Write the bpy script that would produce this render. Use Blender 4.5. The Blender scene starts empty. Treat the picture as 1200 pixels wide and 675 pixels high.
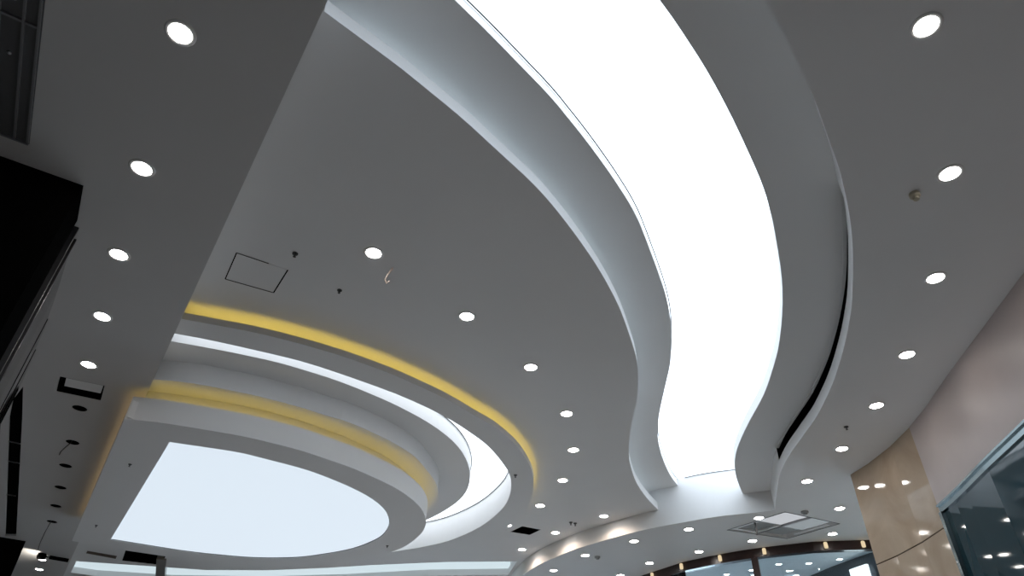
import bpy, bmesh, math, random
from mathutils import Vector, Matrix
from mathutils.geometry import tessellate_polygon
random.seed(4)
EYE = 1.6          # camera height; every level below is given above the camera
DATA = {
 'A_edge': [[-1.084,2.076],[-1.126,2.191],[-1.043,2.268],[-0.96,2.344],[-0.877,2.42],[-0.794,2.496],[-0.712,2.574],[-0.633,2.654],[-0.555,2.735],[-0.46,2.832],[-0.383,2.914],[-0.307,2.998],[-0.234,3.083],[-0.161,3.17],[-0.088,3.255],[-0.014,3.341],[0.059,3.427],[0.13,3.515],[0.198,3.605],[0.263,3.697],[0.325,3.791],[0.385,3.886],[0.444,3.982],[0.502,4.079],[0.559,4.177],[0.625,4.295],[0.679,4.394],[0.731,4.494],[0.781,4.595],[0.83,4.697],[0.877,4.799],[0.923,4.902],[0.967,5.006],[1.009,5.111],[1.047,5.217],[1.085,5.323],[1.122,5.43],[1.158,5.536],[1.194,5.643],[1.229,5.751],[1.261,5.859],[1.296,5.99],[1.321,6.099],[1.343,6.21],[1.363,6.321],[1.381,6.432],[1.396,6.544],[1.409,6.656],[1.42,6.768],[1.429,6.881],[1.437,6.993],[1.442,7.106],[1.447,7.219],[1.454,7.331],[1.461,7.444],[1.469,7.556],[1.479,7.669],[1.492,7.803],[1.506,7.916],[1.52,8.027],[1.537,8.139],[1.554,8.25],[1.574,8.361],[1.597,8.472],[1.623,8.582],[1.651,8.691],[1.68,8.8],[1.71,8.909],[1.741,9.017],[1.776,9.124],[1.813,9.231],[1.854,9.336],[1.896,9.44],[1.95,9.565],[1.996,9.668],[2.043,9.77],[2.093,9.871],[2.145,9.971],[2.198,10.071],[2.251,10.17],[2.305,10.27]],
 'B_edge': [[-0.87,1.74],[-0.81,1.81],[-0.734,1.898],[-0.673,1.968],[-0.597,2.055],[-0.536,2.125],[-0.459,2.211],[-0.396,2.28],[-0.317,2.364],[-0.253,2.431],[-0.175,2.516],[-0.113,2.585],[-0.036,2.672],[0.025,2.741],[0.102,2.828],[0.164,2.897],[0.238,2.985],[0.296,3.058],[0.365,3.151],[0.421,3.225],[0.489,3.318],[0.543,3.394],[0.609,3.489],[0.661,3.566],[0.725,3.662],[0.776,3.74],[0.837,3.838],[0.886,3.916],[0.945,4.016],[0.99,4.097],[1.043,4.2],[1.082,4.284],[1.128,4.39],[1.165,4.475],[1.21,4.582],[1.246,4.667],[1.291,4.774],[1.326,4.859],[1.37,4.967],[1.405,5.053],[1.447,5.161],[1.479,5.247],[1.517,5.357],[1.546,5.445],[1.58,5.555],[1.605,5.645],[1.633,5.757],[1.653,5.847],[1.676,5.961],[1.694,6.052],[1.717,6.165],[1.735,6.256],[1.756,6.37],[1.77,6.462],[1.784,6.576],[1.793,6.669],[1.802,6.784],[1.809,6.876],[1.818,6.992],[1.825,7.084],[1.835,7.2],[1.842,7.292],[1.852,7.407],[1.86,7.5],[1.871,7.615],[1.88,7.707],[1.893,7.822],[1.905,7.914],[1.922,8.029],[1.936,8.12],[1.956,8.234],[1.973,8.325],[1.997,8.439],[2.018,8.529],[2.047,8.641],[2.072,8.73],[2.105,8.841],[2.132,8.93],[2.169,9.039],[2.199,9.127],[2.238,9.236],[2.27,9.323],[2.311,9.431],[2.344,9.518],[2.388,9.625],[2.425,9.71],[2.474,9.815],[2.515,9.898],[2.568,10.001],[2.609,10.084]],
 'E_left': [[-0.53,1.19],[-0.441,1.231],[-0.33,1.283],[-0.242,1.326],[-0.134,1.383],[-0.049,1.432],[0.055,1.497],[0.137,1.55],[0.239,1.619],[0.318,1.676],[0.417,1.749],[0.493,1.811],[0.586,1.89],[0.659,1.956],[0.748,2.04],[0.817,2.11],[0.898,2.201],[0.961,2.276],[1.039,2.371],[1.101,2.447],[1.176,2.543],[1.235,2.622],[1.307,2.721],[1.363,2.801],[1.433,2.902],[1.487,2.983],[1.555,3.086],[1.608,3.168],[1.675,3.271],[1.727,3.353],[1.792,3.458],[1.841,3.542],[1.901,3.649],[1.946,3.736],[2.0,3.846],[2.042,3.935],[2.092,4.047],[2.131,4.137],[2.18,4.249],[2.218,4.339],[2.266,4.452],[2.303,4.543],[2.347,4.657],[2.381,4.749],[2.421,4.865],[2.452,4.958],[2.488,5.075],[2.517,5.169],[2.55,5.287],[2.576,5.381],[2.607,5.5],[2.631,5.595],[2.659,5.714],[2.68,5.81],[2.702,5.93],[2.719,6.027],[2.738,6.148],[2.754,6.245],[2.772,6.366],[2.786,6.463],[2.801,6.584],[2.811,6.682],[2.819,6.804],[2.825,6.902],[2.83,7.024],[2.833,7.122],[2.838,7.245],[2.843,7.343],[2.851,7.465],[2.857,7.563],[2.867,7.685],[2.875,7.783],[2.888,7.905],[2.899,8.002],[2.916,8.123],[2.931,8.22],[2.954,8.34],[2.976,8.436],[3.006,8.555],[3.032,8.649],[3.067,8.767],[3.098,8.86],[3.139,8.975],[3.174,9.067],[3.22,9.18],[3.258,9.27],[3.307,9.383],[3.346,9.473],[3.395,9.585],[3.433,9.675]],
 'D_left': [[-0.2,0.66],[-0.117,0.716],[-0.012,0.786],[0.07,0.844],[0.171,0.919],[0.249,0.982],[0.345,1.063],[0.42,1.13],[0.513,1.214],[0.588,1.281],[0.681,1.365],[0.756,1.432],[0.85,1.516],[0.925,1.583],[1.019,1.666],[1.094,1.733],[1.187,1.817],[1.261,1.886],[1.348,1.975],[1.412,2.052],[1.489,2.151],[1.55,2.231],[1.627,2.33],[1.687,2.41],[1.763,2.511],[1.821,2.593],[1.89,2.698],[1.945,2.782],[2.014,2.887],[2.071,2.97],[2.139,3.075],[2.191,3.161],[2.254,3.27],[2.303,3.358],[2.363,3.468],[2.409,3.557],[2.465,3.67],[2.508,3.761],[2.56,3.875],[2.599,3.968],[2.647,4.084],[2.685,4.177],[2.731,4.293],[2.768,4.387],[2.813,4.504],[2.847,4.599],[2.887,4.718],[2.917,4.814],[2.954,4.934],[2.982,5.03],[3.016,5.151],[3.042,5.248],[3.073,5.37],[3.097,5.468],[3.126,5.59],[3.148,5.688],[3.175,5.811],[3.194,5.909],[3.216,6.033],[3.232,6.132],[3.25,6.257],[3.265,6.356],[3.281,6.481],[3.293,6.58],[3.303,6.706],[3.308,6.806],[3.312,6.932],[3.315,7.032],[3.321,7.157],[3.325,7.258],[3.329,7.383],[3.332,7.484],[3.341,7.609],[3.351,7.709],[3.365,7.834],[3.378,7.933],[3.396,8.058],[3.414,8.157],[3.439,8.28],[3.463,8.377],[3.496,8.499],[3.523,8.595],[3.556,8.716],[3.583,8.813],[3.616,8.934],[3.643,9.031],[3.677,9.152],[3.704,9.249],[3.739,9.37],[3.767,9.466]],
 'D_wall': [[3.767,9.466],[3.643,9.525],[3.517,9.581],[3.41,9.625],[3.281,9.674],[3.153,9.724],[3.028,9.783],[2.909,9.852],[2.813,9.916],[2.701,9.995],[2.587,10.074],[2.474,10.153],[2.361,10.233],[2.268,10.3],[2.159,10.385],[2.055,10.475],[1.955,10.571],[1.859,10.67],[1.78,10.753],[1.686,10.854],[1.594,10.957],[1.502,11.06],[1.411,11.163],[1.336,11.251],[1.249,11.358],[1.166,11.468],[1.088,11.582],[1.012,11.697],[0.952,11.795],[0.88,11.913],[0.811,12.033],[0.743,12.153],[0.677,12.274],[0.625,12.376],[0.566,12.501],[0.513,12.629],[0.463,12.757],[0.422,12.865],[0.375,12.995],[0.335,13.127],[0.301,13.26],[0.266,13.394],[0.237,13.505],[0.205,13.639],[0.176,13.774],[0.151,13.91],[0.133,14.047],[0.124,14.161],[0.117,14.299],[0.115,14.437],[0.115,14.575],[0.118,14.713],[0.123,14.828],[0.131,14.966],[0.143,15.103],[0.159,15.24],[0.179,15.377],[0.199,15.49],[0.228,15.625],[0.263,15.759],[0.303,15.89],[0.349,16.021],[0.389,16.128],[0.441,16.257],[0.494,16.384],[0.548,16.511],[0.602,16.638],[0.647,16.744],[0.699,16.872],[0.75,17.0]],
 'R1_in': [[-3.162,5.399],[-3.024,5.443],[-2.921,5.477],[-2.786,5.529],[-2.653,5.584],[-2.553,5.627],[-2.421,5.685],[-2.289,5.744],[-2.191,5.788],[-2.063,5.854],[-1.94,5.93],[-1.85,5.99],[-1.731,6.073],[-1.615,6.158],[-1.528,6.223],[-1.413,6.311],[-1.3,6.4],[-1.216,6.468],[-1.108,6.564],[-1.004,6.665],[-0.928,6.742],[-0.829,6.847],[-0.735,6.957],[-0.67,7.043],[-0.586,7.161],[-0.507,7.281],[-0.449,7.372],[-0.373,7.495],[-0.302,7.621],[-0.254,7.718],[-0.197,7.851],[-0.147,7.986],[-0.112,8.089],[-0.068,8.226],[-0.027,8.364],[0.002,8.469],[0.03,8.61],[0.046,8.754],[0.053,8.862],[0.056,9.006],[0.053,9.15],[0.047,9.258],[0.034,9.402],[0.014,9.545],[-0.004,9.652],[-0.034,9.793],[-0.074,9.932],[-0.108,10.035],[-0.158,10.17],[-0.21,10.305],[-0.252,10.405],[-0.31,10.537],[-0.374,10.666],[-0.425,10.762],[-0.499,10.886],[-0.577,11.007],[-0.66,11.125],[-0.725,11.212],[-0.814,11.326],[-0.907,11.436],[-0.981,11.515],[-1.087,11.612],[-1.201,11.701],[-1.289,11.765],[-1.407,11.848],[-1.528,11.925],[-1.622,11.98],[-1.748,12.051],[-1.874,12.121],[-1.969,12.174],[-2.093,12.246],[-2.22,12.315],[-2.318,12.361],[-2.453,12.411],[-2.591,12.454],[-2.695,12.483],[-2.836,12.517],[-2.977,12.547],[-3.084,12.566],[-3.226,12.586],[-3.37,12.602],[-3.478,12.612],[-3.622,12.623],[-3.766,12.629],[-3.874,12.629],[-4.019,12.625],[-4.163,12.613],[-4.27,12.598],[-4.412,12.572],[-4.552,12.539],[-4.657,12.511],[-4.795,12.469],[-4.932,12.424],[-5.035,12.388],[-5.17,12.339],[-5.305,12.287],[-5.406,12.247],[-5.539,12.19],[-5.67,12.13],[-5.767,12.082],[-5.895,12.016],[-6.023,11.948],[-6.118,11.896],[-6.244,11.826],[-6.369,11.754],[-6.462,11.698],[-6.584,11.621],[-6.705,11.543],[-6.796,11.484],[-6.918,11.405]],
 'R1_out': [[-3.005,5.148],[-2.857,5.196],[-2.746,5.232],[-2.598,5.279],[-2.451,5.328],[-2.343,5.369],[-2.2,5.431],[-2.061,5.499],[-1.958,5.552],[-1.822,5.627],[-1.689,5.707],[-1.591,5.77],[-1.464,5.859],[-1.339,5.951],[-1.247,6.022],[-1.13,6.12],[-1.017,6.224],[-0.932,6.304],[-0.821,6.412],[-0.714,6.523],[-0.637,6.611],[-0.539,6.731],[-0.445,6.854],[-0.373,6.946],[-0.274,7.065],[-0.179,7.187],[-0.116,7.285],[-0.04,7.42],[0.031,7.557],[0.08,7.663],[0.137,7.807],[0.186,7.954],[0.22,8.066],[0.26,8.215],[0.295,8.366],[0.317,8.481],[0.338,8.634],[0.351,8.789],[0.357,8.905],[0.363,9.06],[0.364,9.215],[0.36,9.331],[0.349,9.486],[0.332,9.64],[0.316,9.755],[0.292,9.909],[0.265,10.061],[0.237,10.174],[0.187,10.32],[0.127,10.463],[0.08,10.57],[0.014,10.71],[-0.057,10.848],[-0.114,10.95],[-0.194,11.082],[-0.279,11.212],[-0.369,11.338],[-0.44,11.431],[-0.538,11.551],[-0.64,11.667],[-0.72,11.752],[-0.829,11.862],[-0.942,11.969],[-1.029,12.045],[-1.15,12.143],[-1.276,12.234],[-1.373,12.298],[-1.506,12.377],[-1.643,12.45],[-1.748,12.5],[-1.89,12.561],[-2.035,12.616],[-2.146,12.653],[-2.294,12.698],[-2.444,12.739],[-2.557,12.766],[-2.708,12.799],[-2.861,12.828],[-2.975,12.848],[-3.128,12.874],[-3.282,12.896],[-3.397,12.912],[-3.552,12.928],[-3.706,12.939],[-3.822,12.943],[-3.978,12.942],[-4.132,12.934],[-4.248,12.924],[-4.402,12.907],[-4.556,12.884],[-4.67,12.863],[-4.822,12.831],[-4.973,12.794],[-5.085,12.763],[-5.232,12.716],[-5.378,12.662],[-5.485,12.618],[-5.627,12.554],[-5.767,12.487],[-5.871,12.435],[-6.009,12.364],[-6.146,12.291],[-6.248,12.236],[-6.384,12.16],[-6.517,12.081],[-6.616,12.019],[-6.746,11.935],[-6.876,11.85],[-6.973,11.786],[-7.103,11.702]],
 'R2_out': [[-3.437,5.84],[-3.317,5.879],[-3.226,5.908],[-3.106,5.948],[-2.986,5.99],[-2.897,6.023],[-2.778,6.069],[-2.661,6.116],[-2.573,6.152],[-2.458,6.205],[-2.346,6.265],[-2.265,6.314],[-2.157,6.382],[-2.051,6.451],[-1.972,6.504],[-1.871,6.58],[-1.773,6.66],[-1.701,6.723],[-1.607,6.808],[-1.514,6.895],[-1.446,6.961],[-1.358,7.052],[-1.273,7.146],[-1.212,7.219],[-1.132,7.317],[-1.054,7.418],[-0.999,7.495],[-0.929,7.6],[-0.864,7.709],[-0.819,7.793],[-0.762,7.906],[-0.71,8.022],[-0.676,8.111],[-0.636,8.231],[-0.603,8.353],[-0.582,8.446],[-0.559,8.571],[-0.541,8.696],[-0.532,8.791],[-0.523,8.917],[-0.519,9.044],[-0.52,9.139],[-0.525,9.266],[-0.535,9.392],[-0.546,9.487],[-0.565,9.612],[-0.59,9.736],[-0.613,9.828],[-0.65,9.95],[-0.693,10.069],[-0.729,10.157],[-0.782,10.272],[-0.841,10.384],[-0.887,10.467],[-0.952,10.576],[-1.019,10.684],[-1.089,10.79],[-1.143,10.868],[-1.218,10.97],[-1.298,11.069],[-1.361,11.14],[-1.449,11.231],[-1.542,11.317],[-1.614,11.379],[-1.715,11.456],[-1.819,11.527],[-1.899,11.579],[-2.008,11.644],[-2.12,11.704],[-2.205,11.746],[-2.321,11.798],[-2.438,11.846],[-2.527,11.879],[-2.648,11.918],[-2.77,11.952],[-2.862,11.974],[-2.987,11.998],[-3.112,12.016],[-3.207,12.024],[-3.334,12.028],[-3.46,12.027],[-3.556,12.023],[-3.682,12.013],[-3.808,11.997],[-3.901,11.98],[-4.025,11.955],[-4.149,11.926],[-4.241,11.903],[-4.363,11.868],[-4.484,11.829],[-4.573,11.797],[-4.691,11.751],[-4.809,11.704],[-4.897,11.667],[-5.012,11.615],[-5.125,11.557],[-5.208,11.51],[-5.316,11.444],[-5.424,11.377],[-5.504,11.326],[-5.607,11.252],[-5.704,11.171],[-5.776,11.108],[-5.869,11.022],[-5.962,10.936],[-6.032,10.872],[-6.126,10.786],[-6.219,10.701],[-6.29,10.637],[-6.384,10.551]],
 'Q_out': [[-3.677,6.223],[-3.563,6.236],[-3.478,6.246],[-3.366,6.266],[-3.256,6.295],[-3.175,6.323],[-3.068,6.364],[-2.962,6.407],[-2.882,6.439],[-2.777,6.484],[-2.675,6.535],[-2.6,6.576],[-2.501,6.634],[-2.403,6.692],[-2.329,6.736],[-2.234,6.799],[-2.144,6.869],[-2.077,6.921],[-1.983,6.984],[-1.887,7.044],[-1.821,7.097],[-1.74,7.177],[-1.663,7.262],[-1.607,7.326],[-1.532,7.413],[-1.46,7.502],[-1.408,7.571],[-1.343,7.664],[-1.282,7.761],[-1.24,7.836],[-1.189,7.938],[-1.145,8.043],[-1.117,8.125],[-1.088,8.235],[-1.062,8.346],[-1.043,8.43],[-1.016,8.541],[-0.99,8.653],[-0.974,8.737],[-0.958,8.85],[-0.949,8.964],[-0.946,9.049],[-0.948,9.164],[-0.956,9.278],[-0.964,9.363],[-0.976,9.477],[-0.987,9.59],[-1.0,9.674],[-1.032,9.782],[-1.079,9.886],[-1.119,9.962],[-1.176,10.061],[-1.234,10.16],[-1.278,10.233],[-1.338,10.331],[-1.399,10.428],[-1.46,10.524],[-1.507,10.597],[-1.57,10.692],[-1.634,10.787],[-1.684,10.857],[-1.755,10.946],[-1.835,11.025],[-1.903,11.076],[-2.0,11.135],[-2.097,11.195],[-2.17,11.241],[-2.269,11.299],[-2.37,11.351],[-2.448,11.388],[-2.554,11.431],[-2.662,11.467],[-2.745,11.49],[-2.856,11.516],[-2.968,11.541],[-3.051,11.56],[-3.163,11.586],[-3.275,11.609],[-3.359,11.621],[-3.473,11.63],[-3.587,11.63],[-3.673,11.626],[-3.787,11.615],[-3.9,11.598],[-3.984,11.583],[-4.096,11.557],[-4.207,11.529],[-4.29,11.507],[-4.4,11.475],[-4.508,11.44],[-4.586,11.405],[-4.683,11.348],[-4.779,11.289],[-4.855,11.25],[-4.958,11.201],[-5.057,11.145],[-5.129,11.098],[-5.224,11.035],[-5.319,10.972],[-5.39,10.923],[-5.481,10.855],[-5.568,10.781],[-5.632,10.723],[-5.716,10.646],[-5.799,10.567],[-5.861,10.508],[-5.943,10.428],[-6.026,10.349],[-6.088,10.289],[-6.17,10.21]],
 'R3_out': [[-3.842,6.28],[-3.732,6.299],[-3.65,6.314],[-3.541,6.337],[-3.434,6.367],[-3.354,6.393],[-3.249,6.431],[-3.145,6.47],[-3.066,6.499],[-2.962,6.539],[-2.858,6.58],[-2.781,6.613],[-2.682,6.662],[-2.585,6.717],[-2.513,6.76],[-2.417,6.818],[-2.324,6.879],[-2.255,6.927],[-2.168,6.996],[-2.086,7.071],[-2.026,7.13],[-1.945,7.206],[-1.863,7.282],[-1.803,7.34],[-1.728,7.422],[-1.658,7.509],[-1.607,7.575],[-1.54,7.664],[-1.474,7.754],[-1.426,7.823],[-1.365,7.916],[-1.31,8.013],[-1.273,8.088],[-1.228,8.19],[-1.188,8.294],[-1.161,8.373],[-1.129,8.48],[-1.103,8.588],[-1.088,8.671],[-1.075,8.781],[-1.067,8.893],[-1.064,8.976],[-1.067,9.088],[-1.077,9.199],[-1.087,9.282],[-1.107,9.391],[-1.132,9.5],[-1.155,9.58],[-1.192,9.686],[-1.233,9.789],[-1.266,9.866],[-1.312,9.968],[-1.362,10.068],[-1.401,10.141],[-1.457,10.238],[-1.517,10.331],[-1.586,10.419],[-1.641,10.481],[-1.717,10.564],[-1.79,10.647],[-1.845,10.711],[-1.919,10.795],[-1.995,10.875],[-2.056,10.933],[-2.143,11.003],[-2.235,11.065],[-2.308,11.106],[-2.407,11.156],[-2.509,11.201],[-2.587,11.232],[-2.692,11.269],[-2.799,11.302],[-2.879,11.325],[-2.987,11.352],[-3.096,11.377],[-3.178,11.393],[-3.288,11.412],[-3.399,11.427],[-3.482,11.436],[-3.593,11.445],[-3.705,11.449],[-3.788,11.449],[-3.9,11.446],[-4.011,11.438],[-4.094,11.429],[-4.205,11.414],[-4.315,11.395],[-4.397,11.378],[-4.505,11.352],[-4.613,11.321],[-4.692,11.296],[-4.798,11.259],[-4.902,11.22],[-4.98,11.19],[-5.084,11.148],[-5.187,11.106],[-5.264,11.073],[-5.366,11.028],[-5.467,10.981],[-5.542,10.944],[-5.641,10.893],[-5.74,10.84],[-5.812,10.798],[-5.909,10.741],[-6.003,10.682],[-6.074,10.637],[-6.167,10.576],[-6.26,10.514],[-6.329,10.467],[-6.423,10.406]],
 'P4_in': [[-3.593,6.808],[-3.51,6.835],[-3.427,6.862],[-3.343,6.889],[-3.259,6.916],[-3.176,6.943],[-3.093,6.971],[-3.01,7.001],[-2.93,7.034],[-2.853,7.075],[-2.781,7.123],[-2.709,7.173],[-2.637,7.222],[-2.546,7.284],[-2.474,7.334],[-2.403,7.385],[-2.334,7.439],[-2.268,7.497],[-2.206,7.559],[-2.148,7.624],[-2.091,7.692],[-2.036,7.76],[-1.982,7.829],[-1.93,7.899],[-1.879,7.971],[-1.832,8.045],[-1.787,8.12],[-1.745,8.197],[-1.706,8.276],[-1.671,8.356],[-1.641,8.439],[-1.614,8.522],[-1.592,8.607],[-1.575,8.693],[-1.562,8.78],[-1.554,8.867],[-1.55,8.954],[-1.55,9.042],[-1.556,9.151],[-1.566,9.238],[-1.581,9.325],[-1.6,9.41],[-1.623,9.495],[-1.649,9.579],[-1.678,9.662],[-1.71,9.743],[-1.746,9.823],[-1.788,9.9],[-1.835,9.974],[-1.886,10.045],[-1.94,10.115],[-1.995,10.182],[-2.052,10.249],[-2.111,10.314],[-2.172,10.377],[-2.235,10.438],[-2.301,10.496],[-2.37,10.55],[-2.442,10.601],[-2.515,10.648],[-2.59,10.693],[-2.667,10.737],[-2.763,10.79],[-2.84,10.832],[-2.917,10.873],[-2.996,10.912],[-3.076,10.948],[-3.158,10.979],[-3.242,11.004],[-3.327,11.025],[-3.413,11.041],[-3.5,11.054],[-3.587,11.064],[-3.674,11.07],[-3.762,11.075],[-3.85,11.075],[-3.937,11.071],[-4.024,11.063],[-4.111,11.049],[-4.197,11.031],[-4.282,11.01],[-4.367,10.988],[-4.452,10.966],[-4.536,10.942],[-4.62,10.916],[-4.704,10.889],[-4.786,10.859],[-4.888,10.818],[-4.968,10.782],[-5.046,10.742],[-5.123,10.7],[-5.2,10.658],[-5.277,10.615],[-5.353,10.571],[-5.429,10.528],[-5.505,10.484],[-5.581,10.44],[-5.657,10.396],[-5.733,10.352],[-5.809,10.308]],
 'F_lights': [[-1.859,2.167],[-2.495,3.186],[-3.056,4.102],[-3.583,4.963],[-4.106,5.805],[-8.249,12.717],[-8.65,13.38]],
 'F_holes': [[-4.661,6.758],[-5.184,7.654],[-5.635,8.38],[-6.096,9.153],[-6.546,9.9],[-6.974,10.615]],
 'A_lights': [[-1.157,4.355],[-0.415,5.243],[0.215,6.14],[0.668,7.164],[0.833,8.161],[0.772,9.182],[0.506,10.203],[0.021,11.136],[0.818,11.45],[0.29,12.418],[1.519,10.593]],
 'D_lights': [[2.198,2.04],[2.879,3.092],[3.344,4.195],[3.657,5.328],[3.812,6.32],[3.878,7.387],[3.832,8.385],[4.621,9.324],[4.94,10.404],[3.639,9.784],[2.752,10.354],[3.856,10.834],[3.163,11.454],[2.028,10.99],[2.477,12.168],[2.092,12.976],[1.341,11.814],[0.867,12.766]],
 'I_lights': [[4.662,12.047],[5.143,11.955],[5.555,11.686],[5.193,12.719],[5.624,11.193],[3.961,12.752],[4.32,12.445]],
 'AC_hole': [[-4.518,6.057],[-4.147,6.23],[-4.341,6.562],[-4.717,6.375]],
 'access': [[-2.309,4.396],[-1.933,4.609],[-2.144,4.944],[-2.52,4.759]],
 'vent': [[0.071,11.476],[0.261,11.177],[0.574,11.325],[0.397,11.616]],
 'cassette': [[3.337,10.35],[3.931,9.524],[4.868,9.953],[4.349,10.681]],
 'dark_hole': [[-7.389,13.767],[-7.023,13.079],[-6.408,13.405],[-6.741,14.002]],
 'brown_slot': [[-7.859,13.307],[-7.767,13.166],[-7.349,13.455],[-7.451,13.631]],
 'bar': [[-6.528,13.525],[-7.07,14.834]],
 'H_front': [[-8.365,13.867],[-6.859,14.131],[-5.974,14.295],[-4.709,14.202],[-3.524,13.941],[-2.583,13.66],[-1.155,13.327],[0.456,13.14]],
 'Left_wall': [[-2.977,3.36],[-3.199,3.738],[-3.457,4.169],[-3.617,4.38],[-3.943,4.805],[-4.513,5.574],[-4.927,6.145]],
 'Left_slot': [[-5.016,6.291],[-5.436,7.03],[-7.95,11.376],[-8.146,11.391],[-5.594,7.039],[-5.319,6.622]],
 'Corner_block': [[-8.252,11.443],[-7.945,11.643]],
 'header': [[2.453,13.001],[3.029,12.07],[3.466,11.632],[3.897,11.287],[4.186,11.11],[4.824,10.788],[5.524,10.665]],
 'small_A': [[-1.817,4.388],[-1.539,4.885],[-1.024,4.55],[1.031,10.925],[1.103,10.96]],
 'small_D': [[2.736,3.287],[3.701,6.825],[4.195,9.488],[1.55,11.884]],
 'small_R1': [[0.105,8.613]],
 'small_R3': [[-4.283,7.438],[-5.702,9.645],[-1.731,10.261]],
 'spot': [[-8.02,12.315],[-7.631,12.484]],
 'mull': [[3.213,12.542],[4.238,11.636]],
 'fa': [-1.0056937828913817,1.9519650608195152],
 'fd': [-0.5302405707232671,0.8478472369236477],
 'fn': [0.8478472369236477,0.5302405707232671],
 'cam': [[0.999701,-0.014806,0.019435],[0.024432,0.605808,-0.795236],[0.0,0.795473,0.605988]],
}

LV = dict(D=3.4, A=3.65, E=3.69, B=3.96, C=4.062, F=3.36, R1=3.48, P2=3.894, R2=3.675, Q=3.444, R3=3.02)
C = bpy.context.scene.collection
PI = math.pi
def V2(p): return Vector((p[0], p[1]))
FA, FD, FN = V2(DATA['fa']), V2(DATA['fd']), V2(DATA['fn'])
def st(s, t): return FA + FD*s + FN*t
def to_st(p):
    d = V2(p)-FA
    return (d.dot(FD), d.dot(FN))
def crv(n): return [V2(p) for p in DATA[n]]

# ---------------------------------------------------------------- materials
def new_mat(n):
    m = bpy.data.materials.new(n); m.use_nodes = True
    return m, m.node_tree.nodes, m.node_tree.links, m.node_tree.nodes['Principled BSDF']
def plain(n, col, rough=.6, metal=0., spec=.5, bump=0., bscale=40., var=0.):
    m, N, L, b = new_mat(n)
    b.inputs['Base Color'].default_value = (*col, 1); b.inputs['Roughness'].default_value = rough
    b.inputs['Metallic'].default_value = metal; b.inputs['Specular IOR Level'].default_value = spec
    if bump or var:
        tc = N.new('ShaderNodeTexCoord'); nz = N.new('ShaderNodeTexNoise'); nz.inputs['Scale'].default_value = bscale
        nz.inputs['Detail'].default_value = 4
        L.new(tc.outputs['Object'], nz.inputs['Vector'])
        if bump:
            bp = N.new('ShaderNodeBump'); bp.inputs['Strength'].default_value = bump; bp.inputs['Distance'].default_value = .01
            L.new(nz.outputs['Fac'], bp.inputs['Height']); L.new(bp.outputs['Normal'], b.inputs['Normal'])
        if var:
            r = N.new('ShaderNodeValToRGB')
            r.color_ramp.elements[0].position = .3; r.color_ramp.elements[1].position = .7
            r.color_ramp.elements[0].color = (*[c*(1-var) for c in col], 1); r.color_ramp.elements[1].color = (*[min(1, c*(1+var)) for c in col], 1)
            L.new(nz.outputs['Fac'], r.inputs['Fac']); L.new(r.outputs['Color'], b.inputs['Base Color'])
    return m
def glow(n, col, s):
    m, N, L, b = new_mat(n)
    b.inputs['Base Color'].default_value = (*[.22*c for c in col], 1)
    b.inputs['Emission Color'].default_value = (*col, 1); b.inputs['Emission Strength'].default_value = s
    b.inputs['Roughness'].default_value = .7
    b.inputs['Specular IOR Level'].default_value = .1
    return m
M = {}
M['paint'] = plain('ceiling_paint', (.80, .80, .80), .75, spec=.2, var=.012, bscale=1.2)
M['panel_big'] = glow('stretch_film_lit', (.80, .90, 1.0), 2.0)
M['panel_ring'] = glow('stretch_film_bright', (.86, .93, 1.0), 1.55)
M['panel_disc'] = glow('stretch_film_soft', (.80, .90, 1.0), .59)
M['panel_far'] = glow('stretch_film_far', (.76, .90, .96), .52)
M['trim_dark'] = plain('film_track_grey', (.10, .11, .12), .5)
M['lens'] = glow('lamp_lens', (1.0, .95, .90), 26)
M['lens_small'] = glow('shop_lamp_lens', (1.0, .97, .94), 6)
M['ring'] = plain('lamp_ring_white', (.82, .82, .82), .35)
M['led'] = glow('warm_led', (1.0, .73, .15), 2.9)
M['led_dim'] = glow('warm_led_dim', (1.0, .73, .15), 2.2)
M['led_side'] = glow('warm_led_side', (1.0, .70, .34), 1.4)
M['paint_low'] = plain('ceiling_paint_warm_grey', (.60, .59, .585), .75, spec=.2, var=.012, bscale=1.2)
M['black'] = plain('matt_black', (.004, .004, .004), .9, spec=0.)
M['dark'] = plain('dark_grey', (.04, .04, .043), .5)
M['darkmetal'] = plain('dark_metal', (.05, .05, .055), .35, metal=.6)
M['rod'] = plain('grey_metal', (.35, .35, .36), .35, metal=.8)
M['gloss_dark'] = plain('dark_polished_stone', (.03, .029, .03), .06, spec=.6, var=.25, bscale=3)
M['cream'] = plain('cream_plastic', (.55, .50, .38), .5)
M['duct'] = plain('grey_filter', (.36, .37, .37), .7)
M['grille'] = plain('grille_grey', (.10, .10, .105), .5)
M['rib'] = plain('rib_grey', (.20, .20, .21), .4)
M['brown'] = plain('brown_slot', (.10, .07, .055), .7)
M['floor'] = plain('beige_floor_tile', (.63, .585, .545), .3, var=.06, bscale=2)
M['wallpaint'] = plain('wall_paint', (.55, .54, .52), .7)
M['darkwall'] = plain('dark_wall', (.06, .06, .062), .6)
M['led_cool'] = glow('cool_led', (.76, .90, 1.0), 2.9)
M['plaster'] = plain('pinkish_stone', (.60, .52, .50), .42, spec=.3, var=.08, bscale=.9)  # reflected tint put into the stone colour
M['header'] = plain('dark_brown_wood', (.030, .014, .012), .3, var=.3, bscale=6)
M['navy'] = plain('navy_mesh', (.028, .035, .05), .5, var=.5, bscale=60)
M['frame_metal'] = plain('brushed_frame', (.22, .27, .28), .18, metal=.9)
M['shopwhite'] = glow('shop_sign_lightbox', (.93, .98, 1.0), 1.4)
M['tube'] = glow('fluorescent_tube', (.95, .98, 1.0), 3.0)
M['capglow'] = glow('cream_lamp', (1.0, .80, .50), .5)  # glow standing in for the pools of light on the header
M['wire'] = plain('cable_dark', (.03, .03, .03), .5)
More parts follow.
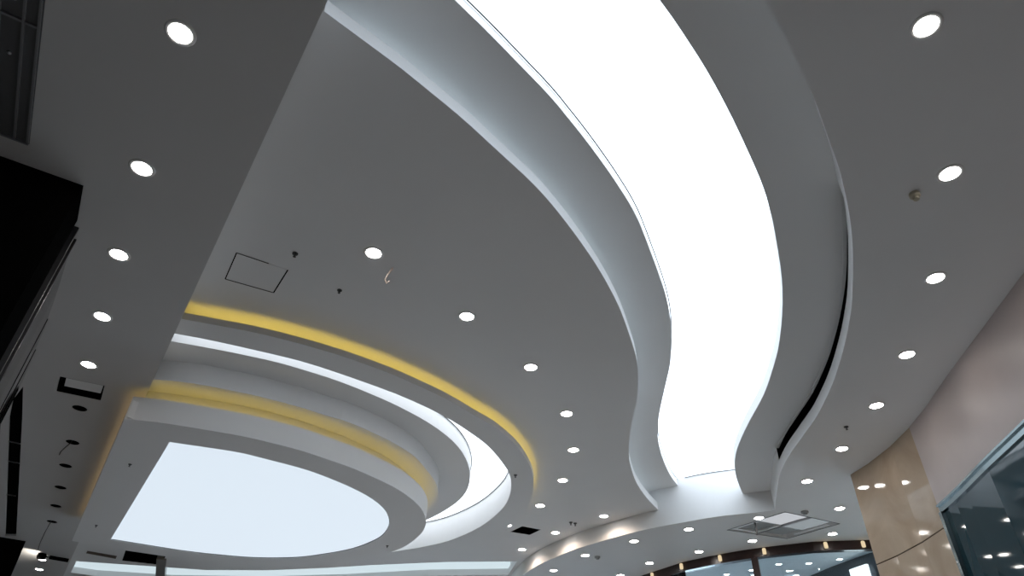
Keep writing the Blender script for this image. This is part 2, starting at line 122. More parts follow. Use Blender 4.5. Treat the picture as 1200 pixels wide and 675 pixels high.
M['wirelight'] = plain('cable_pale', (.75, .62, .56), .5)
M['film'] = glow('white_plastic_film', (.92, .95, 1.0), .34)  # brightness of the film put in as emission; no lamp there
M['film_dim'] = glow('pale_plastic_film', (.86, .95, 1.0), .18)  # pale cover, likewise brightened by emission of its own
M['duct2'] = plain('grey_board', (.4, .4, .4), .7)
def marble():
    m, N, L, b = new_mat('beige_marble')
    tc = N.new('ShaderNodeTexCoord'); n1 = N.new('ShaderNodeTexNoise'); n1.inputs['Scale'].default_value = 1.6; n1.inputs['Detail'].default_value = 8; n1.inputs['Distortion'].default_value = 1.4
    r = N.new('ShaderNodeValToRGB'); r.color_ramp.elements[0].position = .3; r.color_ramp.elements[1].position = .72
    r.color_ramp.elements[0].color = (.50, .375, .265, 1); r.color_ramp.elements[1].color = (.64, .51, .38, 1)
    L.new(tc.outputs['Object'], n1.inputs['Vector']); L.new(n1.outputs['Fac'], r.inputs['Fac']); L.new(r.outputs['Color'], b.inputs['Base Color'])
    b.inputs['Roughness'].default_value = .07; b.inputs['Specular IOR Level'].default_value = .6
    return m
M['marble'] = marble()
def thin_glass(n, tint, refl):
    m, N, L, b = new_mat(n); N.remove(b)
    out = N['Material Output']
    tr = N.new('ShaderNodeBsdfTransparent'); tr.inputs['Color'].default_value = (*tint, 1)
    gl = N.new('ShaderNodeBsdfGlossy'); gl.inputs['Roughness'].default_value = .02; gl.inputs['Color'].default_value = (.9, .97, 1, 1)
    fr = N.new('ShaderNodeFresnel'); fr.inputs['IOR'].default_value = refl
    mx = N.new('ShaderNodeMixShader')
    L.new(fr.outputs['Fac'], mx.inputs['Fac']); L.new(tr.outputs[0], mx.inputs[1]); L.new(gl.outputs[0], mx.inputs[2]); L.new(mx.outputs[0], out.inputs['Surface'])
    return m
M['glass'] = thin_glass('shop_glass', (.86, .93, .95), 1.5)
M['tealglass'] = plain('dark_teal_glass', (.012, .045, .06), .04, spec=.45)

# ---------------------------------------------------------------- mesh helpers
def link(name, me, mat, parent=None):
    o = bpy.data.objects.new(name, me); C.objects.link(o)
    if mat is not None: me.materials.append(mat)
    if parent is not None: o.parent = parent
    return o
def finish(name, bm, mat, parent=None, smooth=False, recalc=True):
    if recalc: bmesh.ops.recalc_face_normals(bm, faces=bm.faces)
    me = bpy.data.meshes.new(name); bm.to_mesh(me); bm.free()
    if smooth:
        for p in me.polygons: p.use_smooth = True
    if parent is not None and parent.location.length > 0 :
        off = parent.location
        me.transform(Matrix.Translation(-off))
    return link(name, me, mat, parent)
def clean(loop, eps=.002):
    out = []
    for p in loop:
        p = V2(p)
        if not out or (p-out[-1]).length > eps: out.append(p)
    while len(out) > 2 and (out[0]-out[-1]).length <= eps: out.pop()
    return out
def prism(bm, loop, z0, z1, holes=()):
    """solid with the plan outline 'loop' (and holes) between heights z0, z1 above the eye"""
    loops = [clean(loop)] + [clean(h) for h in holes]
    z0 += EYE; z1 += EYE
    flat = [p for l in loops for p in l]
    tris = tessellate_polygon([[Vector((p.x, p.y, 0)) for p in l] for l in loops])
    lo = [bm.verts.new((p.x, p.y, z0)) for p in flat]; hi = [bm.verts.new((p.x, p.y, z1)) for p in flat]
    for t in tris:
        try: bm.faces.new([lo[i] for i in t])
        except ValueError: pass
        try: bm.faces.new([hi[i] for i in reversed(t)])
        except ValueError: pass
    k = 0
    for l in loops:
        n = len(l)
        for i in range(n):
            a, b = k+i, k+(i+1) % n
            bm.faces.new((lo[a], lo[b], hi[b], hi[a]))
        k += n
def offs(P, d, ref=None, closed=False):
    """offset a plan polyline by d to its right (or towards the point ref for d>0)"""
    n = len(P); out = []
    for i in range(n):
        if closed: a, b = P[(i-1) % n], P[(i+1) % n]
        else: a, b = P[max(i-1, 0)], P[min(i+1, n-1)]
        t = (b-a).normalized(); nn = Vector((t.y, -t.x))
        if ref is not None and nn.dot(ref-P[i]) < 0: nn = -nn
        out.append(P[i]+nn*d)
    return out
def band(bm, outer, inner, z0, z1):      # strip between two open curves
    prism_strip(bm, outer, inner, z0, z1)
def prism_strip(bm, P, Q, z0, z1, closed=False):
    """solid between curves P and Q that have the same number of points"""
    z0 += EYE; z1 += EYE; n = len(P)
    v = [[bm.verts.new((a.x, a.y, z)) for a in R] for R, z in ((P, z0), (Q, z0), (Q, z1), (P, z1))]
    m = n if closed else n-1
    for i in range(m):
        j = (i+1) % n
        for k in range(4):
            bm.faces.new((v[k][i], v[k][j], v[(k+1) % 4][j], v[(k+1) % 4][i]))
    if not closed:
        bm.faces.new([v[k][0] for k in range(4)]); bm.faces.new([v[k][-1] for k in reversed(range(4))])
def resample(P, n, closed=False):
    P = list(P)+([P[0]] if closed else [])
    s = [0.]
    for a, b in zip(P[:-1], P[1:]): s.append(s[-1]+(b-a).length)
    out = []; k = 0; m = n if closed else n-1
    for i in range(n):
        d = s[-1]*i/m
        while k < len(s)-2 and s[k+1] < d: k += 1
        f = (d-s[k])/max(1e-9, s[k+1]-s[k]); out.append(P[k].lerp(P[k+1], min(1, max(0, f))))
    return out
def tube(bm, pts, r, seg=8):
    pts = [Vector(p) for p in pts]; rings = []
    for i, p in enumerate(pts):
        t = (pts[min(i+1, len(pts)-1)]-pts[max(i-1, 0)]).normalized()
        u = t.orthogonal().normalized() if i == 0 else (rings_u - t*rings_u.dot(t)).normalized()
        rings_u = u; w = t.cross(u)
        rings.append([bm.verts.new(p+(u*math.cos(2*PI*k/seg)+w*math.sin(2*PI*k/seg))*r) for k in range(seg)])
    for a, b in zip(rings[:-1], rings[1:]):
        for k in range(seg): bm.faces.new((a[k], a[(k+1) % seg], b[(k+1) % seg], b[k]))
    bm.faces.new(rings[0]); bm.faces.new(list(reversed(rings[-1])))
def lathe(bm, prof, seg=32, c=(0, 0, 0)):
    rings = []
    for r, z in prof:
        if r < 1e-5: rings.append([bm.verts.new((c[0], c[1], c[2]+z))])
        else: rings.append([bm.verts.new((c[0]+r*math.cos(2*PI*k/seg), c[1]+r*math.sin(2*PI*k/seg), c[2]+z)) for k in range(seg)])
    for a, b in zip(rings[:-1], rings[1:]):
        for k in range(seg):
            j = (k+1) % seg
            if len(a) == 1 and len(b) == 1: continue
            if len(a) == 1: bm.faces.new((a[0], b[k], b[j]))
            elif len(b) == 1: bm.faces.new((a[k], a[j], b[0]))
            else: bm.faces.new((a[k], a[j], b[j], b[k]))
def box(bm, x0, x1, y0, y1, z0, z1):
    v = [bm.verts.new((x, y, z)) for z in (z0, z1) for x, y in ((x0, y0), (x1, y0), (x1, y1), (x0, y1))]
    for f in ((0, 1, 2, 3), (4, 5, 6, 7), (0, 1, 5, 4), (1, 2, 6, 5), (2, 3, 7, 6), (3, 0, 4, 7)): bm.faces.new([v[i] for i in f])
def tag(o, label=None, cat=None, group=None, kind=None):
    if label: o['label'] = label
    if cat: o['category'] = cat
    if group: o['group'] = group
    if kind: o['kind'] = kind
    return o
def empty(name, loc, label, cat, group=None):
    o = bpy.data.objects.new(name, None); C.objects.link(o); o.location = loc; o.empty_display_size = .1
    return tag(o, label, cat, group)
def struct(name, bm, mat, label=None, **k):
    o = finish(name, bm, mat, **k); o['kind'] = 'structure'
    if label: o['label'] = label
    return o
def cent(P): return sum(P, Vector((0, 0)))/len(P)
def circle(c, r, n=20): return [V2(c)+Vector((math.cos(2*PI*i/n), math.sin(2*PI*i/n)))*r for i in range(n)]

# ---------------------------------------------------------------- the curves
A_edge, B_edge, E_left, D_left, D_wall = (crv(n) for n in ('A_edge', 'B_edge', 'E_left', 'D_left', 'D_wall'))
R1i, R1o, R2o, Qo, R3o, P4 = (crv(n) for n in ('R1_in', 'R1_out', 'R2_out', 'Q_out', 'R3_out', 'P4_in'))
RC = st(7.4, 1.2)
def nearest(P, q): return min(range(len(P)), key=lambda i: (P[i]-q).length)
def wall_between(a, b):
    i, j = nearest(D_wall, a), nearest(D_wall, b)
    return D_wall[i+1:j] if i < j else D_wall[j+1:i][::-1]
FAR = 17.75
core1 = offs(R1o, .24, RC)
core1[0] = st(to_st(core1[0])[0], 0); core1[-1] = st(to_st(core1[-1])[0], 0)

# ---------------------------------------------------------------- ceilings
H_front = crv('H_front'); H_front[0] = st(14.0, .12); H_front[-1] = Vector((.22, 13.17))
H_back = [Vector(p) for p in ((.06, 14.1), (-1.56, 14.32), (-3.3, 14.8), (-5, 15.12), (-7, 15.2), (-8.45, 14.97))]+[st(15.0, .12)]
vent, dark_hole = crv('vent'), crv('dark_hole')
k = nearest(D_wall, A_edge[-1])
bm = bmesh.new()
prism(bm, A_edge + D_wall[k+1:] + [st(FAR, 0)] + core1[::-1], LV['A'], LV['A']+.118,
      holes=[H_front+H_back, vent, dark_hole])
struct('ceiling', bm, M['paint'], 'grey white main ceiling with a wavy free edge beside the big light panel')
bm = bmesh.new(); k = nearest(D_wall, B_edge[-1])
prism(bm, B_edge + D_wall[k+1:] + [st(FAR, 0)], LV['B'], LV['B']+.115)
struct('ceiling', bm, M['paint'], 'higher curved ceiling strip between the wavy edge and the big light panel')
bm = bmesh.new()
prism(bm, E_left + wall_between(E_left[-1], D_left[-1]) + D_left[::-1], LV['E'], LV['E']+.13)
struct('ceiling', bm, M['paint'], 'curved ceiling strip on the right side of the big light panel')
cas = crv('cassette')
bm = bmesh.new()
prism(bm, D_left + D_wall[1:] + [Vector((11, 17)), Vector((11, -4)), st(-7, 0)], LV['D'], LV['D']+.134, holes=[cas])
struct('ceiling', bm, M['paint'], 'low right hand ceiling curving round above the shop front')
# its upright edge, with the gap of the air slot left open
i0, i1 = nearest(D_left, Vector((2.36, 3.46))), nearest(D_left, Vector((3.36, 8.02)))
Dr = offs(D_left, .03)
if (Dr[60]-D_left[60]).x < 0: Dr = offs(D_left, -.03)
ZS = 3.686
bm = bmesh.new()
prism_strip(bm, D_left, Dr, ZS, 4.12)
prism_strip(bm, D_left[:i0+1], Dr[:i0+1], 3.534, ZS); prism_strip(bm, D_left[i1:], Dr[i1:], 3.534, ZS)
Wr = [p+(p-q) for p, q in zip(D_wall, offs(D_wall, .03))]
if (Wr[20]-D_wall[20]).y < 0: Wr = offs(D_wall, .03)
prism_strip(bm, D_wall, Wr, 3.534, 4.12)
struct('wall_back', bm, M['paint'], 'pale curved upright face closing the end of the ceiling recess')
# roof slab above everything (unseen; added to keep sky light out of the hollow ceilings)
bm = bmesh.new(); box(bm, -13, 11, -4, 17, EYE+4.5, EYE+4.6)
struct('ceiling', bm, M['dark'])
# left lower ceiling
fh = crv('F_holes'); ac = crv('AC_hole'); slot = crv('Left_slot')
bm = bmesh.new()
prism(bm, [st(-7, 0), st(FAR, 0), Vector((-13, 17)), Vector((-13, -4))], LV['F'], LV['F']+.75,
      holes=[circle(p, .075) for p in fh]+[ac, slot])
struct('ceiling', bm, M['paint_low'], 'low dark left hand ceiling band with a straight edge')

# cool strip light lying in the cove behind the wavy edge
la = offs(A_edge[2:-1], .22, RC); lb = offs(A_edge[2:-1], .26, RC)
bm = bmesh.new(); prism_strip(bm, la, lb, LV['A']+.1182, LV['A']+.126)
tag(finish('strip_light', bm, M['led_cool'], None), 'cool strip light hidden in the cove behind the wavy ceiling edge', 'strip light')
# ---------------------------------------------------------------- luminous panels
def light_panel(label, mat, loop, z, trims, loc, group=None):
    t = empty('ceiling_light', (loc[0], loc[1], EYE+z), label, 'ceiling light', group)
    bm = bmesh.new(); prism(bm, loop, z, z+.012); finish('diffuser', bm, mat, t)
    bm = bmesh.new()
    for P, r in trims: tube(bm, [(p.x, p.y, EYE+z-.004) for p in P], r, 6)
    finish('trim', bm, M['trim_dark'], t, smooth=True)
    return t
Er = offs(E_left, .42)
if (Er[60]-E_left[60]).x < 0: Er = offs(E_left, -.42)
wseg = wall_between(B_edge[-1], Er[-1])
wtr = [p+(RC-p).normalized()*.0 for p in wseg]
light_panel('large wavy glowing white ceiling panel curving down the right of the middle', M['panel_big'],
            [p for p in B_edge]+wseg+Er[::-1], LV['C'], [(offs(B_edge, .012, Vector((8, 5))), .006), (offs(wseg, .012, Vector((2, 5))), .006)], (1.2, 4.5))
light_panel('bright crescent shaped glowing panel between the outer ring and the stepped ring', M['panel_ring'],
            R1i+Qo[::-1], LV['P2'], [(offs(R1i, .01, RC), .007), (offs(R2o, -.01, RC), .007)], (-1.9, 8.4))
light_panel('large half oval glowing panel at the centre of the lowest ring', M['panel_disc'],
            P4, LV['R3']+.016, [(offs(P4, .006, RC, closed=True), .004)], (-5.0, 9.3))
bm = None
hp = offs(H_front+H_back, -.35, cent(H_front+H_back), closed=True)
hp = [p if to_st(p)[1] > .01 else st(to_st(p)[0], .01) for p in hp]
hp = [Vector((min(p.x, .10), p.y)) for p in hp]
tH = light_panel('long narrow glowing panel along the bottom edge of the photo, beyond the rings', M['panel_far'],
            hp, LV['A']+.125, [(H_front[1:-1], .006)], (-4.0, 14.3))
b0, b1 = crv('bar'); d = (b1-b0).normalized(); nb = Vector((d.y, -d.x))*.085
bm = bmesh.new(); prism(bm, [b0-nb, b0+nb, b1+d*.4+nb, b1+d*.4-nb], LV['A']-.03, LV['A']+.12)
tag(finish('divider', bm, M['rod'], tH), 'grey metal bar crossing the panel')

# ---------------------------------------------------------------- rings
def ring_thing(name, label, cat, loc): return empty(name, (loc[0], loc[1], EYE+loc[2]), label, cat)
t = ring_thing('ceiling_ring', 'outermost hanging curved ring with yellow glow along its upper edge', 'ceiling ring', (*st(3.7, 1.2), 3.48))
n = 160
o_, i_ = resample(R1o, n), resample(R1i, n)
bm = bmesh.new(); prism(bm, R1o+R1i[::-1], 3.48, 3.495)
lip = offs(R1o, .014, RC); prism_strip(bm, R1o, lip, 3.4951, 3.55)
prism(bm, core1+R1i[::-1], 3.4951, 3.893)
finish('soffit', bm, M['paint'], t)
bm = bmesh.new(); prism_strip(bm, offs(R1o, .036, RC), offs(R1o, .052, RC), 3.4952, 3.514)
finish('light_strip', bm, M['led'], t)
t = ring_thing('ceiling_ring', 'stepped middle ring with a bright white outer face', 'ceiling ring', (*st(4.6, 1.2), 3.675))
bm = bmesh.new(); prism(bm, R2o+Qo[::-1], LV['R2'], LV['P2']-.001)
finish('soffit', bm, M['paint'], t)
c3 = offs(R3o, .2, RC, closed=False)
c3 = [p for p in c3 if to_st(p)[1] > 0.0]
c3 = [st(to_st(c3[0])[0]+.01, 0)]+c3+[st(to_st(c3[-1])[0], 0)]
bm = bmesh.new(); prism(bm, Qo+c3[::-1], LV['Q'], LV['R2']+.03)
finish('lower_step', bm, M['paint'], t)
t = ring_thing('ceiling_ring', 'lowest hanging half oval ring with a straight left side', 'ceiling ring', (*st(5.0, .9), 3.02))
bm = bmesh.new(); prism(bm, R3o, 3.02, 3.035, holes=[P4])
R3c = resample(R3o, 240, closed=True)
prism_strip(bm, R3c, offs(R3c, .014, RC, closed=True), 3.0351, 3.27, closed=True)
finish('soffit', bm, M['paint'], t)
def tray_loop(d, dl):
    # inset copy of the lowest ring's outline: d on the curved side, dl on the straight left side
    L = [p for p in offs(R3o, d, RC) if to_st(p)[1] > -.11+dl]
    return [st(to_st(L[0])[0], -.11+dl)]+L+[st(to_st(L[-1])[0], -.11+dl)]
a_, b_ = resample(tray_loop(.016, .016), 240), resample(tray_loop(.10, .05), 240)
bm = bmesh.new(); prism(bm, tray_loop(.016, .016), 3.0352, 3.215, holes=[tray_loop(.10, .05)])
cl = tray_loop(.2, .06)
prism(bm, cl, 3.0352+.02, 3.355); prism(bm, c3, 3.3551, 3.4435)
finish('core', bm, M['paint'], t)
def open_loop(d): return [st(to_st(p)[0], max(to_st(p)[1], -.03)) for p in offs(R3o, d, RC) if to_st(p)[1] > -.04]
oa, ob = resample(open_loop(.040), 200), resample(open_loop(.056), 200)
bm = bmesh.new(); prism_strip(bm, oa, ob, 3.2152, 3.232)
finish('light_strip', bm, M['led_dim'], t)
sa, sb = to_st(oa[0])[0]+.05, to_st(oa[-1])[0]-.25
bm = bmesh.new(); prism(bm, [st(sa, -.09), st(sb, -.09), st(sb, -.064), st(sa, -.064)], 3.2152, 3.252)
finish('bracket', bm, M['paint'], t)
bm = bmesh.new(); prism(bm, [st(sa, -.086), st(sb, -.086), st(sb, -.072), st(sa, -.072)], 3.2521, 3.26)
finish('light_strip', bm, M['led_side'], t)

# ---------------------------------------------------------------- downlights
def lamp_protos():
    bm = bmesh.new(); lathe(bm, [(.063, -.001), (.063, -.007), (.078, -.0075), (.084, -.004), (.084, -.0005), (.063, -.001)])
    bmesh.ops.recalc_face_normals(bm, faces=bm.faces); a = bpy.data.meshes.new('trim_ring'); bm.to_mesh(a); bm.free(); a.materials.append(M['ring'])
    bm = bmesh.new(); lathe(bm, [(0, -.006), (.04, -.0062), (.0625, -.0045), (.0625, -.001), (0, -.001)])
    bmesh.ops.recalc_face_normals(bm, faces=bm.faces); b = bpy.data.meshes.new('lens'); bm.to_mesh(b); bm.free(); b.materials.append(M['lens'])
    for me in (a, b):
        for p in me.polygons: p.use_smooth = True
    return a, b
RING, LENS = lamp_protos()
LENS2 = LENS.copy(); LENS2.materials[0] = M['lens_small']
def downlight(p, h, label, group, s=1., lens=None):
    t = empty('downlight', (p[0], p[1], EYE+h), label, 'downlight', group)
    for me, n in ((RING, 'trim_ring'), (lens or LENS, 'lens')):
        o = bpy.data.objects.new(n, me); C.objects.link(o); o.parent = t; o.scale = (s, s, s)
    return t
FL = ['large round downlight at the top left, nearest the dark ceiling grille',
      'round downlight in the left ceiling band, right of the black wall corner',
      'round downlight in the left ceiling band, third from the top of the photo',
      'round downlight in the left ceiling band, fourth from the top of the photo',
      'round downlight in the left ceiling band, just above the square ceiling opening',
      'small downlight at the bottom left, next to the little black spotlight',
      'lowest small downlight in the bottom left corner of the photo']
for p, l in zip(DATA['F_lights'], FL): downlight(p, LV['F'], l, 'downlights in the left ceiling band')
AL = ['largest round downlight in the main ceiling, right of the square access panel',
      'second largest downlight in the main ceiling, above the yellow glowing edge',
      'third downlight from the top in the curved row of the main ceiling',
      'fourth downlight in the main ceiling row, left of the wavy edge\'s bulge',
      'downlight furthest right in the main ceiling row, level with the outer ring\'s tip',
      'main ceiling downlight just right of the outer ring\'s right end',
      'main ceiling downlight right of the outer ring and above the black square vent',
      'small downlight between the outer ring\'s edge and the black square vent',
      'small downlight right of the black square vent, by the two small ceiling fittings',
      'small downlight below the black square vent, above the end of the narrow glowing panel',
      'small downlight in the corner under the pale end face, casting a warm scallop']
for i, (p, l) in enumerate(zip(DATA['A_lights'], AL)):
    t = downlight(p, LV['A'], l, 'downlights in the main ceiling')
    if i >= 8:       # the three close to the end face wash it with warm light
        Ld = bpy.data.lights.new('beam', 'SPOT'); Ld.energy = 6.5; Ld.color = (1, .76, .60); Ld.spot_size = 2.75; Ld.spot_blend = .35; Ld.shadow_soft_size = .04
        bo = bpy.data.objects.new('beam', Ld); C.objects.link(bo); bo.parent = t; bo.location = (0, 0, -.03)
DL = ['large round downlight in the top right corner of the photo',
      'round downlight on the right ceiling beside the small cream sensor',
      'round downlight on the right ceiling, third from the top',
      'round downlight on the right ceiling, fourth from the top, left of the pinkish wall',
      'round downlight on the right ceiling, beside a small dark sprinkler',
      'downlight on the right ceiling just left of the top corner of the marble wall',
      'downlight between the long dark air slot\'s end and the marble wall',
      'small downlight near the left edge of the marble wall, above the ceiling cassette opening',
      'small downlight between the ceiling cassette opening and the marble wall\'s edge',
      'small downlight touching the top left side of the ceiling cassette opening',
      'small downlight left of the ceiling cassette opening, below the pale end face',
      'small downlight below the left corner of the ceiling cassette opening',
      'small downlight above the dark brown header, second row left of the cassette opening',
      'small downlight under the pale end face, right of the warm scallops',
      'small downlight low on the right ceiling, above the left end of the brown header',
      'lowest small downlight at the bottom edge, left of the brown header',
      'small downlight below the warm scallops, beside a tiny grey detector',
      'small downlight at the bottom edge near the right end of the narrow glowing panel']
for p, l in zip(DATA['D_lights'], DL): downlight(p, LV['D'], l, 'downlights in the right ceiling')
IL = ['tiny shop downlight behind the glass, right of the right mullion', 'tiny shop downlight behind the glass, middle of the right pane',
      'tiny shop downlight behind the glass, left of the dark sloping bulkhead', 'tiny shop downlight behind the glass at the bottom edge of the right pane',
      'shop downlight just under the brown header by the marble wall', 'tiny shop downlight behind the middle pane at the bottom edge',
      'tiny shop downlight behind the glass, just left of the right mullion']
for p, l in zip(DATA['I_lights'], IL): downlight(p, LV['D'], l, 'downlights inside the shop', .8, LENS2)

# empty lamp holes in the left band (dark cups), two with loose wires
HLb = ['empty black lamp hole in the left ceiling band, right below the square opening', 'empty black lamp hole with a short loose wire',
       'empty black lamp hole, first below the one with the short wire', 'empty black lamp hole, second below the one with the short wire',
       'empty black lamp hole, just above the one with the long wire', 'empty black lamp hole with a long loose wire hanging down']
for i, (p, l) in enumerate(zip(fh, HLb)):
    t = empty('lamp_hole', (p.x, p.y, EYE+LV['F']), l, 'lamp hole', 'empty lamp holes in the left ceiling band')
    bm = bmesh.new(); lathe(bm, [(.0735, .004), (.0735, .09), (0, .09)], 24); o = link('cup', bpy.data.meshes.new('cup'), M['black'], t)
    bm.to_mesh(o.data); bm.free()
    if i in (1, 5):
        bm = bmesh.new(); ln = .16 if i == 1 else .42
        pts = [(-.01, 0, .08), (-.015, 0, 0), (-.03-.02*(i == 1), -.01, -.4*ln), (-.04-.05*(i == 1), 0, -.75*ln), (-.03-.06*(i == 1), 0, -ln)]
        tube(bm, pts, .006); me = bpy.data.meshes.new('wire'); bm.to_mesh(me); bm.free(); link('wire', me, M['wire'], t)

# square opening with a grey filter, left band
t = empty('ceiling_opening', (*cent(ac), EYE+LV['F']), 'square black ceiling opening with a grey board inside, in the left band', 'ceiling opening')
bm = bmesh.new(); ai = offs(ac, .004, cent(ac), closed=True); prism_strip(bm, ai, offs(ac, .012, cent(ac), closed=True), LV['F']+.002, LV['F']+.55, closed=True)
finish('housing', bm, M['black'], t)
e1, e2 = (ac[1]-ac[0]), (ac[3]-ac[0])
def q4(u, v): return ac[0]+e1*u+e2*v
bm = bmesh.new(); prism(bm, [q4(.14, .02), q4(.97, .02), q4(.97, .62), q4(.14, .62)], LV['F']+.012, LV['F']+.02)
finish('filter_board', bm, M['paint'], t)

# access panel in the main ceiling
ap = crv('access'); t = empty('access_panel', (*cent(ap), EYE+LV['A']), 'square access hatch outlined by a thin dark gap in the main ceiling', 'access panel')
bm = bmesh.new(); prism(bm, offs(ap, .006, cent(ap), closed=True), LV['A']-.002, LV['A']-.0002); finish('hatch', bm, M['paint'], t)
bm = bmesh.new()
def seam(a, b, w):
    d = (b-a).normalized(); nn = Vector((d.y, -d.x))*w
    prism(bm, [a-nn, a+nn, b+nn, b-nn], LV['A']-.004, LV['A']-.0021)
seam(ap[0], ap[0].lerp(ap[1], .62), .004); seam(ap[1], ap[2], .0055); seam(ap[2], ap[3], .0045); seam(ap[3], ap[0], .0045)
finish('gap', bm, M['black'], t)

# square vent in the main ceiling
t = empty('square_vent', (*cent(vent), EYE+LV['A']), 'black square vent opening in the main ceiling near the warm scallops', 'vent')
bm = bmesh.new(); vc = cent(vent)
prism_strip(bm, offs(vent, .003, vc, closed=True), offs(vent, .02, vc, closed=True), LV['A']+.001, LV['A']+.30, closed=True)
prism(bm, offs(vent, .02, vc, closed=True), LV['A']+.28, LV['A']+.2995); finish('housing', bm, M['black'], t)
bm = bmesh.new()
for i in range(1, 6):
    a, b = vent[0].lerp(vent[1], i/6), vent[3].lerp(vent[2], i/6); d = (vent[1]-vent[0]).normalized()*.004
    a, b = a.lerp(b, .08), b.lerp(a, .08)
    prism(bm, [a-d, a+d, b+d, b-d], LV['A']+.12, LV['A']+.15)
finish('slat', bm, M['dark'], t)
# dark opening beyond the lowest ring and brown slot
t = empty('ceiling_opening', (*cent(dark_hole), EYE+LV['A']), 'black rectangular ceiling opening beyond the lowest ring, bottom left', 'ceiling opening')
bm = bmesh.new(); vc = cent(dark_hole)
prism_strip(bm, offs(dark_hole, .003, vc, closed=True), offs(dark_hole, .02, vc, closed=True), LV['A']+.001, LV['A']+.29, closed=True)
prism(bm, offs(dark_hole, .02, vc, closed=True), LV['A']+.27, LV['A']+.2895); finish('housing', bm, M['black'], t)
bs = crv('brown_slot')
bm = bmesh.new(); prism(bm, bs, LV['A']-.006, LV['A']-.0005)
tag(finish('slot_cover', bm, M['brown'], None), 'slim brown slot cover on the pale ceiling, left of the black opening', 'slot cover')

# ---------------------------------------------------------------- air slot in the right hand edge
Dn = [(b-a).normalized() for a, b in zip(D_left, Dr)]
seg = D_left[i0:i1+1]; nn = Dn[i0:i1+1]
t = empty('air_slot', (seg[len(seg)//2].x, seg[len(seg)//2].y, EYE+3.55), 'long curved black air slot in the upright edge right of the big light panel', 'air slot')
bm = bmesh.new()
inner = [p+n*.13 for p, n in zip(seg, nn)]; face = [p+n*.002 for p, n in zip(seg, nn)]
back = [p+n*.14 for p, n in zip(seg, nn)]
prism_strip(bm, inner, back, 3.536, ZS-.001)
prism_strip(bm, [p+n*.032 for p, n in zip(seg, nn)], inner, ZS-.002, ZS+.01)
prism_strip(bm, face, inner, 3.5342, 3.537)
q, n_ = seg[-1], nn[-1]; dd = (seg[-1]-seg[-2]).normalized()
prism(bm, [q+n_*.0015-dd*.012, q+n_*.14-dd*.012, q+n_*.14-dd*.0005, q+n_*.0015-dd*.0005], 3.5345, ZS-.001)
finish('channel', bm, M['black'], t)
bm = bmesh.new()
prism_strip(bm, [p+n*.05 for p, n in zip(seg, nn)], [p+n*.055 for p, n in zip(seg, nn)], 3.585, 3.60)
finish('blade', bm, M['dark'], t)

# ---------------------------------------------------------------- ceiling cassette opening
t = empty('ceiling_cassette', (*cent(cas), EYE+LV['D']), 'diamond looking square ceiling opening with white film and a divider bar, above the shop front', 'ceiling opening')
cc = cent(cas)
bm = bmesh.new(); prism_strip(bm, offs(cas, -.012, cc, closed=True), offs(cas, .004, cc, closed=True), LV['D']-.004, LV['D']-.0003, closed=True)
finish('edge', bm, M['trim_dark'], t)
bm = bmesh.new(); prism_strip(bm, offs(cas, .003, cc, closed=True), offs(cas, .015, cc, closed=True), LV['D']+.001, LV['D']+.3, closed=True)
prism(bm, offs(cas, .015, cc, closed=True), LV['D']+.28, LV['D']+.2995)
finish('housing', bm, M['paint'], t)
def qc(u, v): return cas[0].lerp(cas[1], u).lerp(cas[3].lerp(cas[2], u), v)
Z = LV['D']
def cell(u0, u1, v0, v1, z0, z1): 
    prism(bm, [qc(u0, v0), qc(u1, v0), qc(u1, v1), qc(u0, v1)], Z+z0, Z+z1)
bm = bmesh.new(); cell(.01, .99, .485, .505, .002, .03); finish('divider', bm, M['rod'], t)
def piece(n, mat, z0, z1, pts):
    bm = bmesh.new(); prism(bm, [qc(u, v) for u, v in pts], Z+z0, Z+z1); return finish(n, bm, M[mat], t)
def rect(u0, u1, v0, v1): return [(u0, v0), (u1, v0), (u1, v1), (u0, v1)]
piece('inner_frame', 'ring', .010, .016, [(.02, .02), (.47, .02), (.47, .09), (.09, .09), (.09, .42), (.47, .42), (.47, .48), (.02, .48)])
piece('edge_strip', 'ring', .004, .010, rect(.22, .86, .91, .97))
piece('film', 'film', .022, .026, rect(.48, .86, .03, .46)); piece('film', 'film', .018, .021, rect(.865, .97, .03, .46))
piece('pale_cover', 'film_dim', .022, .026, rect(.42, .985, .52, .90))
piece('filter', 'duct', .028, .034, rect(.095, .465, .095, .415)); piece('filter', 'duct', .028, .034, rect(.05, .40, .54, .88))
sp = qc(.42, .02)
bm = bmesh.new(); box(bm, 3.64, 3.67, 10.02, 10.03, EYE+LV['D']-.17, EYE+LV['D']+.05)
finish('strap', bm, M['dark'], t)

# ---------------------------------------------------------------- top left grille
gs = [(-.45, -1.25), (2.02, -1.26), (2.02, -1.75), (-.45, -1.74)]
t = empty('ceiling_grille', (*st(1, -1.5), EYE+LV['F']), 'dark ribbed metal grille on the ceiling in the top left corner', 'grille')
bm = bmesh.new(); prism(bm, [st(*p) for p in gs], LV['F']-.006, LV['F']-.0005); finish('plate', bm, M['grille'], t)
bm = bmesh.new()
for tt in (-1.262, -1.335, -1.45, -1.60, -1.735):
    prism(bm, [st(-.44, tt), st(2.0, tt), st(2.0, tt-.012), st(-.44, tt-.012)], LV['F']-.022, LV['F']-.0062)
prism(bm, [st(2.005, -1.262), st(2.018, -1.262), st(2.018, -1.745), st(2.005, -1.745)], LV['F']-.022, LV['F']-.0062)
prism(bm, [st(1.02, -1.277), st(1.035, -1.277), st(1.035, -1.735), st(1.02, -1.735)], LV['F']-.02, LV['F']-.0062)
finish('rib', bm, M['rib'], t)
